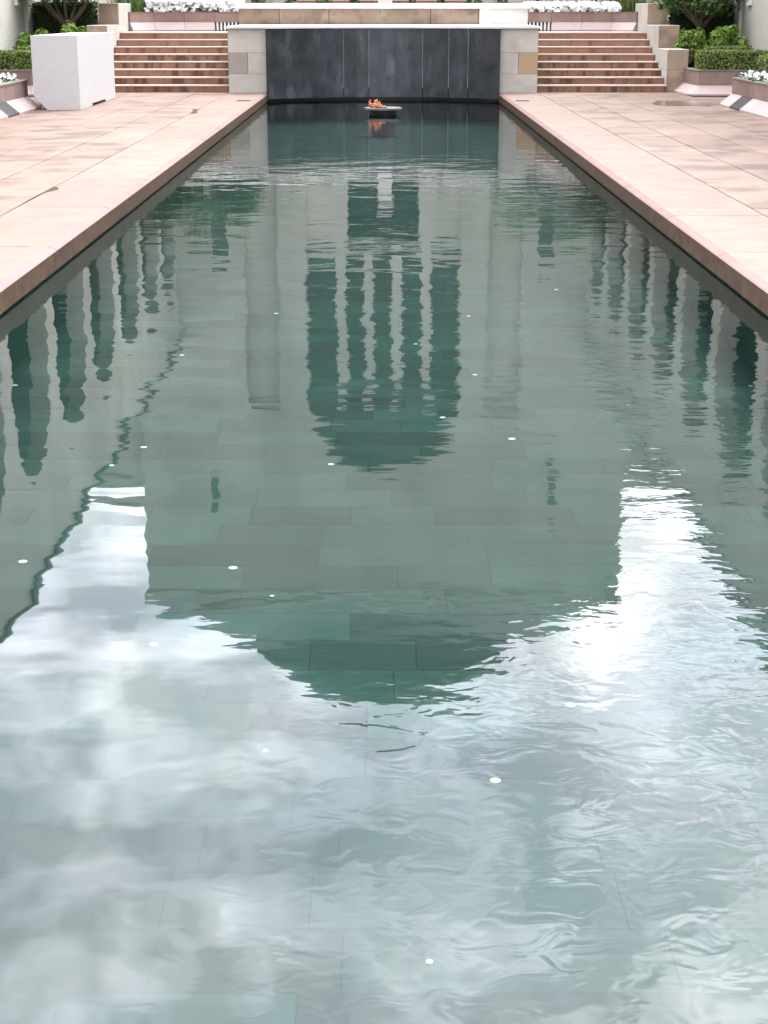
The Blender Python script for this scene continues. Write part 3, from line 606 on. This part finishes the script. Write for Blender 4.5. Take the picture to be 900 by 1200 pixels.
# ------------------------------------------------------------------ cloister wings
WX, PD, PITCH = 7.6, .42, 4.65
piers = [37.1 + 4.65 * k - .45 for k in range(-6, 6)]            # centre line of each pier
SPR, RAD, TOP = 6.2, 1.85, 10.15
for s in (-1, 1):
    sd_ = 'left' if s < 0 else 'right'
    t = thing('cloister_wing', (s * WX, 34, 0), 'long pale stone arcaded cloister wing on the %s side, mostly seen as a reflection' % sd_, 'building', 'cloister wings')
    def X(o): return s * (WX + o)
    pm = MB().box((min(0, s * PD), -.475, 0), (max(0, s * PD), .475, SPR - .003), .0).mesh('pier', M['wall'])
    sm = MB(); n = 14; hp = PITCH / 2
    arc = [(-hp, SPR), (-RAD, SPR)] + [(-RAD * math.cos(math.pi * k / n), SPR + RAD * math.sin(math.pi * k / n)) for k in range(1, n)] + [(RAD, SPR), (hp, SPR)]
    for i in range(len(arc) - 1):
        (ya, za), (yb, zb) = arc[i], arc[i + 1]
        if abs(yb - ya) < 1e-5: continue
        sm.prism([(0, ya, za), (0, yb, zb), (0, yb, TOP), (0, ya, TOP)], [(s * PD, ya, za), (s * PD, yb, zb), (s * PD, yb, TOP), (s * PD, ya, TOP)])
    sme = sm.mesh('arch_wall', M['wall'])
    rmesh = MB().box((min(0, s * .12), -RAD + .01, DK), (max(0, s * .12), RAD - .01, 2.6)).mesh('dado_wall', M['wall'])
    bmesh_ = MB().box((min(0, s * .06), -1.9, 2.9), (max(0, s * .06), 1.9, 6.6)).mesh('bronze_panel', M['bronze'])
    for i, y in enumerate(piers):
        put('pier', pm, t, (s * WX, y, 0))
        if i < len(piers) - 1:
            put('arch_wall', sme, t, (s * WX, y + PITCH / 2, 0)); put('dado_wall', rmesh, t, (s * (WX + .06), y + PITCH / 2, 0)); put('bronze_panel', bmesh_, t, (s * (WX + 4.38), y + PITCH / 2, 0))
    ya, yb = piers[0] - .475, 60.0
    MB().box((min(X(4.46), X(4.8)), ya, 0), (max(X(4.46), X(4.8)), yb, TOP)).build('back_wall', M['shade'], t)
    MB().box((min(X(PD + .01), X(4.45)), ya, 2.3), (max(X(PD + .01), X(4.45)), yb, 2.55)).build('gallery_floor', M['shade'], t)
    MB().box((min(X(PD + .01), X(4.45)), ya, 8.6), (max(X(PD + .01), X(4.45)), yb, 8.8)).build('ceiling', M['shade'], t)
    MB().box((min(X(-.06), X(4.9)), ya - .05, TOP + .005), (max(X(-.06), X(4.9)), yb, TOP + .15)).build('gutter', M['copper'], t)
    MB().box((min(X(PD + .01), X(4.45)), ya, 2.0), (max(X(PD + .01), X(4.45)), ya + .3, TOP)).build('end_wall', M['wall'], t)
    p = thing('wall_plaque', (s * (WX + .05), 35.6, 2.1), 'small framed plaque high on the %s cloister wall' % sd_, 'plaque', 'wall plaques')
    MB().box((min(s * WX, s * (WX + .058)), 35.3, 1.85), (max(s * WX, s * (WX + .058)), 35.55, 2.45)).build('frame', M['white_stone'], p)
    MB().box((min(s * (WX - .006), s * (WX + .05)), 35.35, 1.92), (max(s * (WX - .006), s * (WX + .05)), 35.5, 2.38)).build('face', M['block_tan'], p)

# ------------------------------------------------------------------ memorial hall (seen in the pool as a reflection)
hall = thing('memorial_hall', (0, 60, 0), 'domed pale stone hall with a tall arched window, seen upside down in the pool', 'building')
TH, TW = 20.4, 9.2
def strip_wall(name, x0, x1, z0, z1, yf=60.0, yb=61.2, mat='wall'): return MB().box((x0, yf, z0), (x1, yb, z1)).build(name, M[mat], hall)
AH, AS = 2.85, 12.4          # arch half width, springing
strip_wall('facade', -TW, -5.12, 0, TH); strip_wall('facade', 5.12, TW, 0, TH)
strip_wall('facade', -3.9, -AH, 0, TH); strip_wall('facade', AH, 3.9, 0, TH)
for s in (-1, 1):
    a, b = sorted((s * 5.118, s * 3.902)); strip_wall('recess', a, b, 0, 12.8, 60.35, 61.1); strip_wall('lintel', a, b, 12.803, TH)
    # slit window, lamp niches
    for (xc, z0, z1, w) in ((s * 6.0, 4.6, 7.0, .28), (s * 6.48, 15.2, 16.6, .14)):
        f = MB().box((xc - w - .06, 59.96, z0 - .06), (xc + w + .06, 59.998, z1 + .06)).build('window', M['wall'], hall)
        MB().box((xc - w, 59.94, z0), (xc + w, 59.958, z1)).build('pane', M['shade'], f)
# arch head
ah = MB(); n = 18
for k in range(n):
    a0, a1 = math.pi * k / n, math.pi * (k + 1) / n
    (xa, za), (xb, zb) = (-AH * math.cos(a0), AS + AH * math.sin(a0)), (-AH * math.cos(a1), AS + AH * math.sin(a1))
    ah.prism([(xa, 60, za), (xb, 60, zb), (xb, 60, TH), (xa, 60, TH)], [(xa, 61.2, za), (xb, 61.2, zb), (xb, 61.2, TH), (xa, 61.2, TH)])
ah.build('arch_head', M['wall'], hall)
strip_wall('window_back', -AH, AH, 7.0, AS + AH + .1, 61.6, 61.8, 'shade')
for x in (-1.57, -.55, .5, 1.6): strip_wall('mullion', x - .19, x + .19, 7.05, 12.2, 60.5, 60.9)
ty = MB(); n = 16; ty.prism([(-AH * math.cos(math.pi * k / n) * .995, 61.0, AS + .02 + AH * .99 * math.sin(math.pi * k / n)) for k in range(n + 1)], [(-AH * math.cos(math.pi * k / n) * .995, 61.3, AS + .02 + AH * .99 * math.sin(math.pi * k / n)) for k in range(n + 1)])
ty.build('tympanum', M['bronze'], hall)
strip_wall('transom', -AH, AH, 12.2, 12.4, 60.6, 61.0, 'bronze')
strip_wall('spandrel', -AH, -1.3, 0, 7.0, 60.2, 61.2); strip_wall('spandrel', 1.3, AH, 0, 7.0, 60.2, 61.2); strip_wall('door_lintel', -1.3, 1.3, 6.55, 7.0, 60.2, 61.2)
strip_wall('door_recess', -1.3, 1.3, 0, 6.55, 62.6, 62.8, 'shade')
strip_wall('side_wall', -TW, -TW + .8, 0, TH, 61.21, 78); strip_wall('side_wall', TW - .8, TW, 0, TH, 61.21, 78); strip_wall('rear_wall', -TW + .81, TW - .81, 0, TH, 77.2, 78)
strip_wall('cornice', -TW - .12, TW + .12, TH + .005, TH + .3, 59.88, 78.1)
rf = MB(); z0, z1 = TH + .305, 23.2; r0, r1 = 9.1, 5.9; cy = 69
A = [(-r0, cy - r0, z0), (r0, cy - r0, z0), (r0, cy + r0, z0), (-r0, cy + r0, z0)]; B = [(-r1, cy - r1, z1), (r1, cy - r1, z1), (r1, cy + r1, z1), (-r1, cy + r1, z1)]
rf.prism(A, B).build('roof', M['copper'], hall)
MB().lathe((0, 69, z1 + .005), [(5.6, 0), (5.6, 2.1), (5.75, 2.12), (5.75, 2.35), (5.5, 2.4)], 8 * 4).build('drum', M['copper'], hall)
MB().lathe((0, 69, z1 + 2.4), [(5.45 * math.cos(a), 2.85 * math.sin(a)) for a in [k * math.pi / 2 / 12 for k in range(12)]] + [(.35, 2.85), (.3, 3.1), (.02, 3.2)], 48).build('dome', M['copper'], hall, smooth=True)
for s in (-1, 1):
    a, b = sorted((s * (TW + .005), s * 17.5)); MB().box((a, 60.4, 0), (b, 76, 16.0)).build('side_block', M['wall'], hall)
    MB().box((a, 60.3, 16.003), (b, 76.1, 16.3)).build('cornice', M['wall'], hall)
# steps up to the hall, white pillar in front of the door
hs = thing('hall_steps', (0, 45, 1.44), 'broad brown steps rising to the hall behind the basin wall', 'steps')
for k in range(9): MB().box((-2.35, 45 + k * .38, 1.0), (2.35, 45 + (k + 1) * .38 - .001, 1.44 + (k + 1) * .145 - .03)).build('riser', M['riser'], hs); MB().box((-2.35, 45 + k * .38 - .02, 1.441 + (k + 1) * .145 - .03), (2.35, 45 + (k + 1) * .38 - .022, 1.44 + (k + 1) * .145)).build('tread', M['tread'], hs)
wp = thing('white_pillar', (.05, 43, 1.44), 'white stone pillar standing in the middle behind the basin wall', 'pillar')
MB().box((-.19, 42.8, 1.44), (.29, 43.2, 1.62), .01).build('base', M['block'], wp); MB().box((-.13, 42.85, 1.622), (.23, 43.15, 3.05), .015).build('shaft', M['white_stone'], wp); MB().box((-.17, 42.8, 3.052), (.27, 43.2, 3.18), .01).build('cap', M['white_stone'], wp)
MB().box((-9, 44.5, 0), (-2.36, 60.2, 1.5)).build('terrace', M['paving'])['kind'] = 'structure'
MB().box((2.36, 44.5, 0), (9, 60.2, 1.5)).build('terrace', M['paving'])['kind'] = 'structure'
MB().box((-2.36, 48.5, 0), (2.36, 62.5, 2.7)).build('terrace', M['paving'])['kind'] = 'structure'
